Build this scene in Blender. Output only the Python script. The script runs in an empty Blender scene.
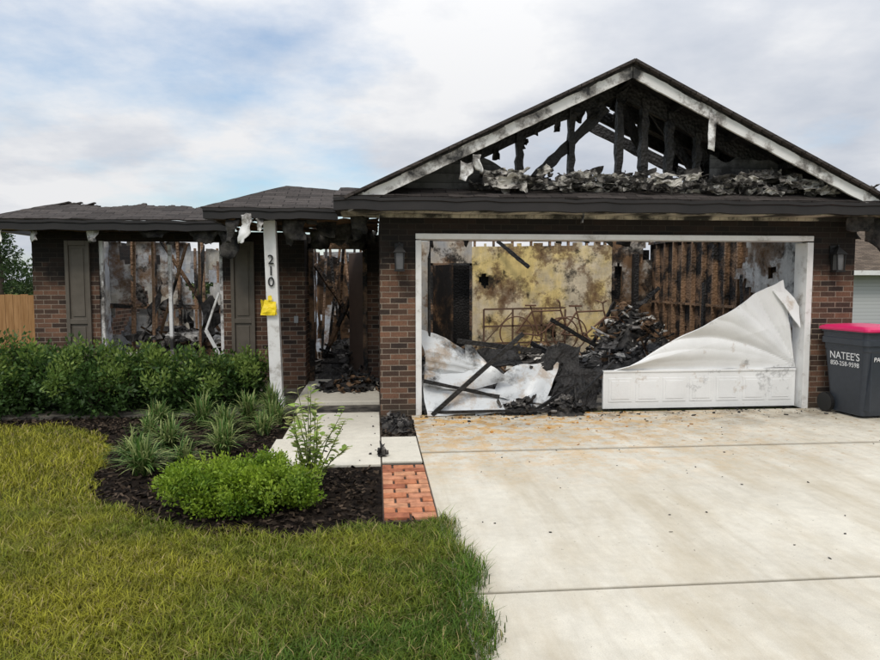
import bpy, bmesh, math, random
import numpy as np
from mathutils import Vector, Matrix, noise
random.seed(7); rng=np.random.default_rng(7)
S=bpy.context.scene
S.view_settings.view_transform='Standard'; S.view_settings.look='None'; S.view_settings.exposure=0

# ---------------------------------------------------------------- materials
class M:
    def __init__(s,name,rough=.8,spec=.3,metal=0):
        s.m=bpy.data.materials.new(name); s.m.use_nodes=True
        s.nt=s.m.node_tree; s.b=s.nt.nodes['Principled BSDF']
        s.b.inputs['Roughness'].default_value=rough
        s.b.inputs['Specular IOR Level'].default_value=spec
        s.b.inputs['Metallic'].default_value=metal
        s.tc=s.nt.nodes.new('ShaderNodeTexCoord')
        s.obj=s.tc.outputs['Object']
    def n(s,t,**k):
        nd=s.nt.nodes.new('ShaderNode'+t)
        for a,v in k.items(): setattr(nd,a,v)
        return nd
    def l(s,a,b): s.nt.links.new(a,b)
    def noise(s,scale,detail=6,rough=.6,vec=None,mapscale=None,loc=None):
        nd=s.n('TexNoise'); nd.inputs['Scale'].default_value=scale
        nd.inputs['Detail'].default_value=detail; nd.inputs['Roughness'].default_value=rough
        v=vec or s.obj
        if mapscale or loc:
            mp=s.n('Mapping'); s.l(v,mp.inputs['Vector'])
            if mapscale: mp.inputs['Scale'].default_value=mapscale
            if loc: mp.inputs['Location'].default_value=loc
            v=mp.outputs[0]
        s.l(v,nd.inputs['Vector']); return nd.outputs['Fac']
    def ramp(s,fac,stops):
        r=s.n('ValToRGB'); e=r.color_ramp.elements
        while len(e)<len(stops): e.new(.5)
        for i,(p,c) in enumerate(stops):
            e[i].position=p
            if not isinstance(c,(tuple,list)): c=(c,c,c)
            e[i].color=(*c,1)
        s.l(fac,r.inputs[0]); return r.outputs[0]
    def mix(s,f,a,b,mode='MIX'):
        nd=s.n('MixRGB',blend_type=mode)
        for k,v in zip((0,1,2),(f,a,b)):
            if isinstance(v,bpy.types.NodeSocket): s.l(v,nd.inputs[k])
            elif k==0: nd.inputs[0].default_value=v
            else: nd.inputs[k].default_value=(*v,1)
        return nd.outputs[0]
    def math(s,op,a,b=0,clamp=False):
        nd=s.n('Math',operation=op,use_clamp=clamp)
        for k,v in ((0,a),(1,b)):
            if isinstance(v,bpy.types.NodeSocket): s.l(v,nd.inputs[k])
            else: nd.inputs[k].default_value=v
        return nd.outputs[0]
    def xyz(s):
        q=s.n('SeparateXYZ'); s.l(s.obj,q.inputs[0]); return q.outputs
    def col(s,c):
        if isinstance(c,bpy.types.NodeSocket): s.l(c,s.b.inputs['Base Color'])
        else: s.b.inputs['Base Color'].default_value=(*c,1)
    def bump(s,h,strength=.3,dist=.01):
        b=s.n('Bump'); b.inputs['Strength'].default_value=strength; b.inputs['Distance'].default_value=dist
        s.l(h,b.inputs['Height']); s.l(b.outputs[0],s.b.inputs['Normal'])

def m_two(name,a,b,scale,lo=.4,hi=.6,rough=.8,spec=.3,bump=.3,dist=.01,soot=None,mapscale=None,bs=None):
    m=M(name,rough,spec)
    f=m.noise(scale,8,.65,mapscale=mapscale)
    c=m.ramp(f,[(lo,a),(hi,b)])
    if soot:
        g=m.noise(soot[0],7,.7,loc=(3.1,8.2,1.7))
        c=m.mix(m.ramp(g,[(soot[1],0),(soot[2],1)]),c,(.013,.012,.011))
    m.col(c)
    m.bump(m.noise(bs or scale*6,6,.7,mapscale=mapscale),bump,dist); return m.m

def m_brick():
    m=M('brick_wall',.85,.2)
    x,y,z=m.xyz()
    u=m.math('ADD',x,y); cb=m.n('CombineXYZ'); m.l(u,cb.inputs[0]); m.l(z,cb.inputs[1])
    bt=m.n('TexBrick'); m.l(cb.outputs[0],bt.inputs['Vector'])
    bt.inputs['Scale'].default_value=1; bt.inputs['Brick Width'].default_value=.205; bt.inputs['Row Height'].default_value=.0675
    bt.inputs['Mortar Size'].default_value=.0055; bt.inputs['Mortar Smooth'].default_value=.2; bt.inputs['Bias'].default_value=-.02
    bt.inputs['Color1'].default_value=(.175,.098,.066,1); bt.inputs['Color2'].default_value=(.036,.029,.026,1)
    bt.inputs['Mortar'].default_value=(.25,.215,.175,1)
    c=m.mix(.5,bt.outputs['Color'],m.ramp(m.noise(5,5),[(.3,(.5,.45,.42)),(.7,(1.3,1.15,1.0))]),'MULTIPLY')
    c=m.mix(1,c,m.ramp(m.noise(60,4),[(.3,.75),(.7,1.2)]),'MULTIPLY')
    sz=m.ramp(m.math('ADD',m.math('MULTIPLY',z,.4),m.math('MULTIPLY',m.noise(1.7,6,.6),.5)),[(.86,0),(1.18,.90)])
    c=m.mix(sz,c,(.012,.011,.010))
    # damp, earthy base courses
    c=m.mix(m.ramp(m.math('ADD',z,m.math('MULTIPLY',m.noise(3,5),.25)),[(.10,.55),(.34,0)]),c,(.06,.05,.035))
    m.col(c)
    m.bump(m.math('SUBTRACT',m.math('MULTIPLY',m.noise(80,3),.3),bt.outputs['Fac']),.6,.006)
    return m.m
def m_shingle(name='shingles',base=(.055,.047,.043)):
    m=M(name,.9,.15)
    x,y,z=m.xyz()
    cb=m.n('CombineXYZ'); m.l(m.math('ADD',x,m.math('MULTIPLY',y,.01)),cb.inputs[0]); m.l(m.math('MULTIPLY',m.math('ADD',z,m.math('MULTIPLY',y,.25)),2.0),cb.inputs[1])
    bt=m.n('TexBrick'); m.l(cb.outputs[0],bt.inputs['Vector'])
    bt.inputs['Scale'].default_value=1; bt.inputs['Brick Width'].default_value=.3; bt.inputs['Row Height'].default_value=.12; bt.inputs['Mortar Size'].default_value=.006
    b=Vector(base)
    bt.inputs['Color1'].default_value=(*(b*1.4),1); bt.inputs['Color2'].default_value=(*(b*.7),1); bt.inputs['Mortar'].default_value=(*(b*.25),1)
    c=m.mix(1,bt.outputs['Color'],m.ramp(m.noise(40,5,.7),[(.3,.6),(.7,1.35)]),'MULTIPLY')
    m.col(c); m.bump(m.noise(90,4),.5,.006); return m.m
def m_char(name='charred_wood',brown=.0,ash=.12,tan=1):
    m=M(name,.65,.4)
    v=m.n('TexVoronoi'); v.inputs['Scale'].default_value=26; m.l(m.obj,v.inputs['Vector'])
    c=m.ramp(m.noise(3.5,8,.7),[(.35,(.006,.006,.006)),(.55,(.016,.014,.013)),(.70,(.04,.037,.035)),(.82,(ash,ash,ash*.98))])
    if brown: c=m.mix(m.ramp(m.noise(2.2,6,.6,loc=(5,3,1)),[(.5-.12*brown,0),(.62-.1*brown,1)]),c,m.mix(m.noise(14,5,mapscale=(1,1,.1)),tuple(Vector((.11,.06,.035))*tan),tuple(Vector((.34,.21,.12))*tan)))
    m.col(c); m.bump(v.outputs['Distance'],.7,.02); return m.m
def m_trim():
    m=M('white_trim_sooty',.5,.4)
    c=m.ramp(m.noise(2.2,8,.68),[(.38,(.03,.028,.026)),(.45,(.3,.28,.26)),(.51,(.70,.69,.67)),(.7,(.78,.78,.77))])
    m.col(c); m.bump(m.noise(12,6),.2,.01); return m.m
def m_cleantrim():
    m=M('white_trim',.45,.4)
    c=m.ramp(m.noise(3,8,.7),[(.30,(.30,.27,.23)),(.44,(.70,.69,.67)),(.7,(.80,.80,.79))])
    m.col(c); return m.m
def m_drywall(name,a,b,sl=.5,sh=.6):
    m=M(name,.9,.1)
    c=m.mix(m.ramp(m.noise(1.3,6,.6),[(.42,0),(.58,1)]),a,b)
    c=m.mix(m.ramp(m.noise(1.5,9,.72,loc=(9,2,4)),[(sl-.04,0),(sl+.01,.7),(sh,1)]),c,(.17,.10,.055))
    c=m.mix(m.ramp(m.noise(1.7,9,.72,loc=(2,7,1)),[(sl,0),(sh-.02,.8),(sh+.05,1)]),c,(.018,.016,.015))
    c=m.mix(.6,c,m.ramp(m.noise(3,8,.7,mapscale=(2.5,2.5,.5)),[(.3,.45),(.65,1.1)]),'MULTIPLY')
    m.col(c); m.bump(m.noise(8,8,.7),.5,.03); return m.m
def m_concrete(name,stain=True):
    m=M(name,.85,.2)
    c=m.ramp(m.noise(1.1,8,.62),[(.3,(.55,.51,.425)),(.7,(.67,.63,.535))])
    c=m.mix(1,c,m.ramp(m.noise(9,8,.7),[(.3,.88),(.7,1.06)]),'MULTIPLY')
    c=m.mix(.6,c,m.ramp(m.noise(160,4,.7),[(.3,.75),(.7,1.14)]),'MULTIPLY')
    x,y,z=m.xyz()
    if stain:
        t=m.ramp(m.noise(1.3,7,.68,mapscale=(1.6,.5,1),loc=(2,2,2)),[(.45,0),(.68,.5)])
        c=m.mix(t,c,(.38,.31,.20))
        # broom / runoff streaks along the slope
        c=m.mix(m.ramp(m.noise(2.6,6,.7,mapscale=(3,.18,1),loc=(6,1,0)),[(.5,0),(.72,.28)]),c,(.30,.26,.19))
        near=m.ramp(m.math('DIVIDE',y,10),[(.50,0),(.64,.5),(.77,1)])
        o=m.math('MULTIPLY',m.ramp(m.noise(4.5,8,.78,mapscale=(1,1.2,1)),[(.48,0),(.54,1)]),near)
        xr=m.n('MapRange'); m.l(x,xr.inputs[0]); xr.inputs[1].default_value=5.2; xr.inputs[2].default_value=1.8
        o=m.math('MULTIPLY',o,xr.outputs[0])
        c=m.mix(m.math('MULTIPLY',o,.8),c,(.56,.29,.04))
        o2=m.math('MULTIPLY',m.ramp(m.noise(15,5,.6,loc=(7,7,1)),[(.60,0),(.64,.85)]),near)
        c=m.mix(o2,c,(.30,.15,.04))
        g=m.math('MULTIPLY',m.ramp(m.noise(2.6,9,.75,loc=(4,4,4)),[(.44,0),(.60,.85)]),m.ramp(m.math('DIVIDE',y,10),[(.60,.05),(.72,.35),(.82,1)]))
        c=m.mix(g,c,(.14,.12,.09))
        for jy,wd in ((6.3,.05),(3.37,.022)):
            dd=m.math('ABSOLUTE',m.math('SUBTRACT',y,jy)); q=m.n('MapRange'); m.l(dd,q.inputs[0]); q.inputs[1].default_value=0; q.inputs[2].default_value=wd; q.inputs[3].default_value=.75; q.inputs[4].default_value=0
            c=m.mix(q.outputs[0],c,(.17,.15,.11))
    d=m.ramp(m.noise(34,3,.5,loc=(1,5,2)),[(.70,0),(.73,.6)])
    c=m.mix(d,c,(.12,.10,.07))
    m.col(c); m.bump(m.noise(120,5,.7),.3,.004); return m.m
def m_leaf(name,trans=.35,rough=.5):
    m=M(name,rough,.3)
    a=m.n('Attribute',attribute_name='Col'); m.col(a.outputs['Color'])
    t=m.n('BsdfTranslucent'); m.l(a.outputs['Color'],t.inputs[0])
    mx=m.n('MixShader'); mx.inputs[0].default_value=trans
    m.l(m.b.outputs[0],mx.inputs[1]); m.l(t.outputs[0],mx.inputs[2])
    out=[n for n in m.nt.nodes if n.type=='OUTPUT_MATERIAL'][0]; m.l(mx.outputs[0],out.inputs[0]); return m.m
def m_plain(name,c,rough=.5,spec=.4,var=.15,metal=0,bs=20):
    m=M(name,rough,spec,metal); c=Vector(c)
    m.col(m.ramp(m.noise(bs*.3,6,.6),[(.3,tuple(c*(1-var))),(.7,tuple(c*(1+var)))])); m.bump(m.noise(bs,5),.12,.005); return m.m

BR=m_brick(); SH=m_shingle(); CH=m_char(); CHB=m_char('scorched_stud',1.0,tan=1.15); CHB2=m_char('charred_stud',.25)
FAS=m_plain('bronze_fascia',(.016,.013,.012),.4,.45,.35,bs=9); TRIM=m_trim(); WHT=m_cleantrim()
YEL=m_drywall('scorched_yellow_drywall',(.78,.60,.25),(.66,.56,.40),.53,.62)
GRY=m_drywall('sooty_grey_drywall',(.46,.48,.51),(.60,.57,.50),.54,.62)
BLU=m_drywall('bluegrey_drywall',(.46,.52,.60),(.36,.36,.36),.54,.62)
DRK=m_drywall('black_wall',(.05,.045,.04),(.03,.028,.026),.45,.55)
SHUT=m_plain('shutter_paint',(.115,.098,.078),.5,.3)
def m_door(name,base,ridges=True,dark=.62):
    m=M(name,.35,.45)
    c=m.ramp(m.noise(1.2,8,.65),[(.35,tuple(Vector(base)*.88)),(.6,base)])
    c=m.mix(m.ramp(m.noise(1.5,9,.75,loc=(3,8,1)),[(dark-.06,0),(dark,.45),(dark+.08,1)]),c,(.03,.026,.022))
    c=m.mix(m.ramp(m.noise(2.6,8,.7,loc=(1,1,7)),[(dark-.06,0),(dark+.03,.6)]),c,(.33,.22,.12))
    m.col(c); m.bump(m.noise(3.5,6,.6),.25,.03); return m.m
DOORW=m_door('garage_door_white',(.78,.78,.77),dark=.65); DOORG=m_door('garage_door_scorched',(.62,.64,.65),dark=.55)
CON=m_concrete('driveway_concrete'); CON2=m_concrete('walk_concrete',False)
MUL=m_two('mulch',(.008,.006,.005),(.035,.024,.017),14,.4,.62,.95,.1,1,.03)
FLO=m_two('sooty_floor',(.02,.018,.016),(.20,.18,.15),3,.4,.7,.8,.2,.6,.02)
DEB=m_two('ash_debris',(.012,.011,.011),(.085,.078,.07),7,.4,.65,.8,.3,.8,.02)
ASH=m_two('ash_white',(.06,.055,.05),(.58,.55,.50),7,.42,.56,.9,.1,.8,.02)
INS=m_two('burnt_insulation',(.02,.018,.017),(.26,.24,.22),9,.42,.60,.95,.1,.9,.03)
BRN=m_two('scorched_brown_rubbish',(.03,.02,.015),(.24,.15,.09),6,.4,.62,.9,.1,.8,.02)
LEAF=m_leaf('leaves'); GRASSM=m_leaf('grass_blades',.3,.6)
def m_ground():
    m=M('ground_soil_grass',.95,.1)
    c=m.ramp(m.noise(.8,6,.6),[(.35,(.055,.08,.012)),(.65,(.12,.125,.022))])
    c=m.mix(1,c,m.ramp(m.noise(40,6,.75),[(.3,.3),(.7,1.4)]),'MULTIPLY'); m.col(c); m.bump(m.noise(60,6),.8,.03); return m.m
GRD=m_ground()

# ---------------------------------------------------------------- mesh builder
class MB:
    def __init__(s): s.v=[]; s.f=[]
    def add(s,vs,fs):
        o=len(s.v); s.v+= [tuple(v) for v in vs]; s.f+=[tuple(i+o for i in f) for f in fs]
    def box(s,x0,x1,y0,y1,z0,z1):
        s.add([(x0,y0,z0),(x1,y0,z0),(x1,y1,z0),(x0,y1,z0),(x0,y0,z1),(x1,y0,z1),(x1,y1,z1),(x0,y1,z1)],
              [(0,3,2,1),(4,5,6,7),(0,1,5,4),(1,2,6,5),(2,3,7,6),(3,0,4,7)])
    def beam(s,a,b,w,h,up=(0,0,1),seg=1,jit=0):
        a=Vector(a);b=Vector(b);d=(b-a).normalized();up=Vector(up)
        if abs(d.dot(up))>.95: up=Vector((0,1,0)) if abs(d.y)<.9 else Vector((1,0,0))
        r=d.cross(up).normalized(); u=r.cross(d)
        vs=[];fs=[]
        for i in range(seg+1):
            p=a.lerp(b,i/seg); k=1 if jit==0 else 1-jit*random.random()
            q=Vector((random.uniform(-1,1),random.uniform(-1,1),random.uniform(-1,1)))*jit*w*.25
            for sx,sy in((-1,-1),(1,-1),(1,1),(-1,1)): vs.append(p+q+r*w/2*sx*k+u*h/2*sy*k)
        for i in range(seg):
            for j in range(4): fs.append((i*4+j,i*4+(j+1)%4,i*4+4+(j+1)%4,i*4+4+j))
        fs+=[(3,2,1,0),tuple(seg*4+j for j in range(4))]; s.add(vs,fs)
    def tube(s,pts,r,n=8,close=False):
        pts=[Vector(p) for p in pts]; vs=[];fs=[]; m=len(pts)
        for i,p in enumerate(pts):
            if close: d=(pts[(i+1)%m]-pts[i-1])
            else: d=pts[min(i+1,m-1)]-pts[max(i-1,0)]
            d.normalize(); up=Vector((0,0,1)) if abs(d.z)<.9 else Vector((0,1,0))
            a=d.cross(up).normalized(); b=a.cross(d); rr=r[i] if isinstance(r,(list,tuple)) else r
            for j in range(n):
                t=2*math.pi*j/n; vs.append(p+a*rr*math.cos(t)+b*rr*math.sin(t))
        for i in range(m if close else m-1):
            for j in range(n):
                k=(i+1)%m; fs.append((i*n+j,i*n+(j+1)%n,k*n+(j+1)%n,k*n+j))
        if not close: fs+=[tuple(range(n))[::-1],tuple((m-1)*n+j for j in range(n))]
        s.add(vs,fs)
    def sheet(s,p00,p10,p11,p01,nx,ny,amp=0,fr=3,seed=0,drop=None,dirn=None,fn=None):
        p00,p10,p11,p01=map(Vector,(p00,p10,p11,p01)); vs=[];fs=[]
        for j in range(ny+1):
            for i in range(nx+1):
                u=i/nx;v=j/ny
                p=p00*(1-u)*(1-v)+p10*u*(1-v)+p11*u*v+p01*(1-u)*v
                if amp:
                    q=noise.noise_vector(p*fr+Vector((seed*7.3,seed*3.1,0)))
                    q+=.5*noise.noise_vector(p*fr*2.7+Vector((seed,5,0)))
                    p=p+(q*amp if dirn is None else Vector(dirn)*q.x*amp)
                if fn: p=fn(u,v,p)
                vs.append(p)
        for j in range(ny):
            for i in range(nx):
                if drop and drop((i+.5)/nx,(j+.5)/ny): continue
                a=j*(nx+1)+i; fs.append((a,a+1,a+nx+2,a+nx+1))
        s.add(vs,fs)
    def poly(s,pts,y,th=.02):
        n=len(pts); vs=[(x,y,z) for x,z in pts]+[(x,y+th,z) for x,z in pts]
        s.add(vs,[tuple(range(n)),tuple(range(2*n-1,n-1,-1))]+[(i,i+n,(i+1)%n+n,(i+1)%n) for i in range(n)])
    def shard(s,c,sz,flat=.35):
        c=Vector(c); R=Matrix.Rotation(random.uniform(0,6.3),3,'Z')@Matrix.Rotation(random.uniform(-1,1),3,'X')
        d=Vector((sz*random.uniform(.5,1.3),sz*random.uniform(.3,.9),sz*flat*random.uniform(.3,1.2)))
        vs=[]
        for q in [(-1,-1,-1),(1,-1,-1),(1,1,-1),(-1,1,-1),(-1,-1,1),(1,-1,1),(1,1,1),(-1,1,1)]:
            vs.append(c+R@Vector([q[k]*d[k]*.5*random.uniform(.5,1.2) for k in range(3)]))
        s.add(vs,[(0,3,2,1),(4,5,6,7),(0,1,5,4),(1,2,6,5),(2,3,7,6),(3,0,4,7)])
    def build(s,name,mat,parent=None,smooth=False,solid=0,bevel=0):
        me=bpy.data.meshes.new(name); me.from_pydata(s.v,[],s.f); me.update()
        o=bpy.data.objects.new(name,me); S.collection.objects.link(o); me.materials.append(mat)
        if smooth: me.polygons.foreach_set('use_smooth',[True]*len(me.polygons))
        if solid:
            k=o.modifiers.new('s','SOLIDIFY'); k.thickness=solid; k.offset=0
        if bevel:
            k=o.modifiers.new('b','BEVEL'); k.width=bevel; k.segments=2; k.limit_method='ANGLE'
        if parent: o.parent=parent
        return o
def empty(name,loc=(0,0,0),rot=0):
    e=bpy.data.objects.new(name,None); S.collection.objects.link(e); e.location=loc; e.rotation_euler=(0,0,rot); e.empty_display_size=.3; return e
def npmesh(name,V,F4,cols,mat,parent=None):
    me=bpy.data.meshes.new(name); me.vertices.add(len(V)); me.vertices.foreach_set('co',V.astype(np.float32).ravel())
    loops=np.concatenate([f.ravel() for f in F4]); tot=np.concatenate([np.full(len(f),f.shape[1]) for f in F4])
    st=np.concatenate([[0],np.cumsum(tot)[:-1]])
    me.loops.add(len(loops)); me.loops.foreach_set('vertex_index',loops.astype(np.int32))
    me.polygons.add(len(tot)); me.polygons.foreach_set('loop_start',st.astype(np.int32)); me.polygons.foreach_set('loop_total',tot.astype(np.int32))
    me.update(calc_edges=True)
    at=me.color_attributes.new('Col','FLOAT_COLOR','POINT')
    c=np.ones((len(V),4),np.float32); c[:,:3]=cols; at.data.foreach_set('color',c.ravel())
    me.materials.append(mat); o=bpy.data.objects.new(name,me); S.collection.objects.link(o)
    if parent: o.parent=parent
    return o
def leafcloud(name,ells,n,size,c1,c2,parent=None,shell=.55,tipup=.3,zmin=0.0,aspect=.5,mat=None,lumpk=1):
    E=np.array(ells,float); w=(E[:,3]*E[:,4]*E[:,5])**(2/3); idx=rng.choice(len(E),n,p=w/w.sum())
    d=rng.normal(size=(n,3)); d/=np.linalg.norm(d,axis=1)[:,None]
    r=shell+(1-shell)*rng.random(n)**.5
    lump=1+lumpk*(.16*np.sin(d[:,0]*7+idx)*np.sin(d[:,1]*6+2*idx)+.12*np.sin(d[:,2]*11+d[:,0]*9+idx*1.7))
    C=E[idx,:3]+d*E[idx,3:6]*(r*lump)[:,None]+rng.normal(size=(n,3))*.012
    k=C[:,2]>zmin; C=C[k]; d=d[k]; r=r[k]; n=len(C)
    a=d+rng.normal(size=(n,3))*.7; a[:,2]+=tipup; a/=np.linalg.norm(a,axis=1)[:,None]
    b=np.cross(a,rng.normal(size=(n,3))); b/=np.linalg.norm(b,axis=1)[:,None]; nn=np.cross(a,b)
    L=(size*(.6+.8*rng.random(n)))[:,None]
    V=np.stack([C,C+a*L*.5+b*L*aspect*.5+nn*L*.08,C+a*L,C+a*L*.5-b*L*aspect*.5+nn*L*.08],1).reshape(-1,3)
    F=np.arange(4*n).reshape(-1,4)
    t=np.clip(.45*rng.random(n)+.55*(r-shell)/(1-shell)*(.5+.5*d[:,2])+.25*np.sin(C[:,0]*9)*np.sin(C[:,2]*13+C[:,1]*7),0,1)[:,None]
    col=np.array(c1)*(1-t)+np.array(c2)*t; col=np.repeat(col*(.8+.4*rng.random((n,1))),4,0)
    return npmesh(name,V,[F],col,mat or LEAF,parent)

# ---------------------------------------------------------------- ground
g=MB(); g.sheet((-900,-500,-.03),(900,-500,-.03),(900,1300,-.03),(-900,1300,-.03),40,40); g.build('ground',GRD)
dw=empty('driveway')
m=MB()
for y0,y1 in ((-6,.455),(.465,3.362),(3.378,6.288),(6.312,8.12)): m.box(.42,6.9,y0,y1,-.12,0)
m.build('slab',CON,dw,bevel=.007)
m=MB(); m.box(.43,6.89,-5.9,8.1,-.11,-.012); m.build('joint_filler',m_plain('joint_dirt',(.05,.04,.03)),dw)
wk=empty('concrete_walkway'); m=MB()
m.box(-.96,.036,6.995,8.795,-.1,.004); m.box(-1.02,.036,5.92,6.975,-.1,.004); m.box(.048,.408,6.0,6.98,-.1,.003)
m.build('slabs',CON2,wk,bevel=.006)
m=MB(); m.box(-1.05,.045,8.81,10.9,-.1,.06); m.build('porch_slab',CON2,wk,bevel=.01)
m=MB(); m.box(-.95,.40,5.94,8.8,-.09,-.014); m.build('joint_filler',m_plain('joint_dirt2',(.05,.04,.03)),wk)
# pavers
bp=empty('brick_paver_path'); groups=[(MB(),c) for c in ((.44,.17,.085),(.52,.25,.14),(.33,.12,.065),(.47,.21,.12))]
yy=4.52; r=0
while yy<5.88:
    for i in range(3):
        if r%2==0 and i==2: continue
        if r%2==0: x0,x1=(.045,.225) if i==0 else (.235,.412)
        else: x0,x1=[(.045,.130),(.140,.322),(.332,.412)][i]
        random.choice(groups)[0].box(x0+.003,x1-.003,yy+.007,yy+.107,-.05,.004+random.uniform(-.004,.006))
    yy+=.114; r+=1
for i,(b,c) in enumerate(groups): b.build('pavers_%d'%i,m_two('clay_paver_%d'%i,tuple(Vector(c)*.6),tuple(Vector(c)*1.2),12,.35,.65,.85,.2,.4,.006),bp,bevel=.006)
m=MB(); m.box(.04,.418,4.5,5.9,-.09,-.012); m.build('sand_bed',m_plain('sand_dark',(.06,.04,.03)),bp)
# mulch bed
POLY=[(-7.5,8.0),(-5.8,8.05),(-4.5,8.0),(-3.5,7.95),(-3.0,7.5),(-2.6,6.9),(-2.42,6.2),(-2.3,5.6),(-2.1,5.2),(-1.68,4.78),(-1.08,4.4),(-.5,4.27),(.03,4.38),(.43,4.47),(.43,8.12),(.05,8.14),(.05,10.25),(-7.5,10.28)]
def inpoly(px,py):
    c=np.zeros(px.shape,bool); n=len(POLY)
    for i in range(n):
        x1,y1=POLY[i];x2,y2=POLY[(i+1)%n]
        t=((y1>py)!=(y2>py))&(px<(x2-x1)*(py-y1)/((y2-y1) or 1e-9)+x1); c^=t
    return c
m=MB(); m.add([(x,y,-.018) for x,y in POLY],[tuple(range(len(POLY)))]); mb=m.build('mulch_bed',MUL)
n=34000; px=rng.uniform(-7,.43,n); py=rng.uniform(4.2,10,n); k=inpoly(px,py)&~((px>-1)&(px<.05)&(py>5.85))&~((px>0)&(py>4.52)&(py<7.0)); px=px[k];py=py[k]; n=len(px)
a=rng.normal(size=(n,3)); a[:,2]*=.35; a/=np.linalg.norm(a,axis=1)[:,None]; b=np.cross(a,rng.normal(size=(n,3))*[.4,.4,1]); b/=np.linalg.norm(b,axis=1)[:,None]
L=.024*(.3+rng.random((n,1)));W=.008*(.5+rng.random((n,1))); C=np.stack([px,py,-.012+.015*rng.random(n)],1)
V=np.stack([C-a*L-b*W,C+a*L-b*W,C+a*L+b*W,C-a*L+b*W],1).reshape(-1,3)
t=rng.random((n,1))**2; col=np.repeat(np.array([.007,.005,.004])*(1-t)+np.array([.09,.065,.045])*t,4,0)
MCH=M('mulch_chip',.95,.1); aa=MCH.n('Attribute',attribute_name='Col'); MCH.col(aa.outputs['Color'])
npmesh('chips',V,[np.arange(4*n).reshape(-1,4)],col,MCH.m,mb)

# grass
def grass(name,x0,x1,y0,y1,n,h,w,parent=None):
    px=rng.uniform(x0,x1,n);py=rng.uniform(y0,y1,n)
    wob=.06*np.sin(py*2.1+.5)+.03*np.sin(py*9)+.03*rng.normal(size=n)
    lim=np.where(py<4.5,.48+wob,.40)
    k=~inpoly(px+.05*np.sin(py*11),py+.06*np.sin(px*9)-.08*rng.random(n))&((px<lim)|(px>6.88))&~((px<.45)&(py>4.5)&(px>-1.2))
    k&=~((px>-4.9)&(px<6.1)&(py>8.3))
    px=px[k];py=py[k];n=len(px)
    cl=.5+.5*np.sin(px*2.3+1.3*np.sin(py*1.7))*np.sin(py*2.1+px*.7)
    tf=.5+.5*np.sin(px*13+3*np.sin(py*9))*np.sin(py*15+2.5*np.sin(px*11))   # small tufts
    fine=rng.random(n)
    H=h*(.35+.95*rng.random(n))*(.6+.5*cl+.45*tf)
    edge=(px>.36)&(px<1); H[edge]*=1.2
    th=rng.random(n)*2*math.pi; lean=.25+1.1*rng.random(n)
    dx=np.cos(th);dy=np.sin(th)
    B=np.stack([px,py,np.full(n,-.03)],1); B[px>.42,2]=.0
    side=np.stack([-dy,dx,np.zeros(n)],1)*(w*(.5+.9*rng.random(n)))[:,None]*.5
    up=np.stack([dx*lean*.35,dy*lean*.35,np.ones(n)],1)*H[:,None]*.55
    tip=np.stack([dx*lean,dy*lean,np.full(n,.85)],1)*H[:,None]
    V=np.stack([B-side,B+side,B+up+side*.8,B+up-side*.8,B+tip],1).reshape(-1,3)
    o=np.arange(n)[:,None]*5
    big=np.clip(.40+.33*np.sin(px*.9+.6*py+1)+.26*np.sin(py*1.9-px*.8)+.25*np.sin(px*4.1+2*np.sin(py*3.3))*np.sin(py*5.1)+.45*(fine-.5)+ .30*(py-4.0)/3-.12*(px+1.5),0,1)[:,None]
    c=np.array([.085,.165,.014])*(1-big)+np.array([.34,.325,.026])*big
    dry=(rng.random(n)<.10)[:,None]; c=np.where(dry,np.array([.44,.35,.15]),c)*(.55+.75*rng.random((n,1)))*(.72+.4*tf)[:,None]
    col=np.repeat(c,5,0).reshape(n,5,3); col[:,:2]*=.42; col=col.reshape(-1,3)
    npmesh(name,V,[o+np.array([[0,1,2,3]]),o+np.array([[3,2,4]])],col,GRASSM,parent)
lawn=empty('lawn')
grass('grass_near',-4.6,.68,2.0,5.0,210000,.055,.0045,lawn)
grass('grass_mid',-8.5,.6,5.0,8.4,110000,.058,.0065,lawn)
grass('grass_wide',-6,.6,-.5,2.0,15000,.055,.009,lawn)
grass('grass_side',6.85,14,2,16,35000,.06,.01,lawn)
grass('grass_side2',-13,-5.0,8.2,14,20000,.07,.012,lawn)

# ---------------------------------------------------------------- plants
hed=empty('hedge')
E=[(-5.6,9.0,.35,.55,.5,.45),(-4.95,8.95,.40,.5,.5,.52),(-4.3,9.05,.33,.45,.5,.42),(-3.75,8.9,.36,.5,.55,.42),(-3.1,9.05,.3,.45,.5,.40),(-2.55,8.95,.30,.45,.5,.36),(-2.0,9.05,.26,.42,.45,.36),(-6.3,9.1,.4,.5,.5,.5),
   (-4.6,8.6,.22,.4,.35,.3),(-3.4,8.55,.2,.4,.35,.3),(-2.3,8.7,.18,.35,.3,.28),(-1.75,9.25,.26,.26,.3,.32)]
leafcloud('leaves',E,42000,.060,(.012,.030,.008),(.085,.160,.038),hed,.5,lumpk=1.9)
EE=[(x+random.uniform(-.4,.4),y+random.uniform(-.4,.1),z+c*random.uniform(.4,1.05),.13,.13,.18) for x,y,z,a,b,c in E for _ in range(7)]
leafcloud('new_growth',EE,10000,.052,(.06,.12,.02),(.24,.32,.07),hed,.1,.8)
m=MB()
for x,y,z,a,b,c in E:
    for _ in range(9):
        m.tube([(x,y,0),(x+random.uniform(-.15,.15),y+random.uniform(-.1,.1),.25),(x+random.uniform(-a,a)*.9,y+random.uniform(-b,b)*.8,z+c*random.uniform(.6,1.1))],[.012,.008,.003],5)
m.build('twigs',m_plain('twig',(.05,.035,.02)),hed)
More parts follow.
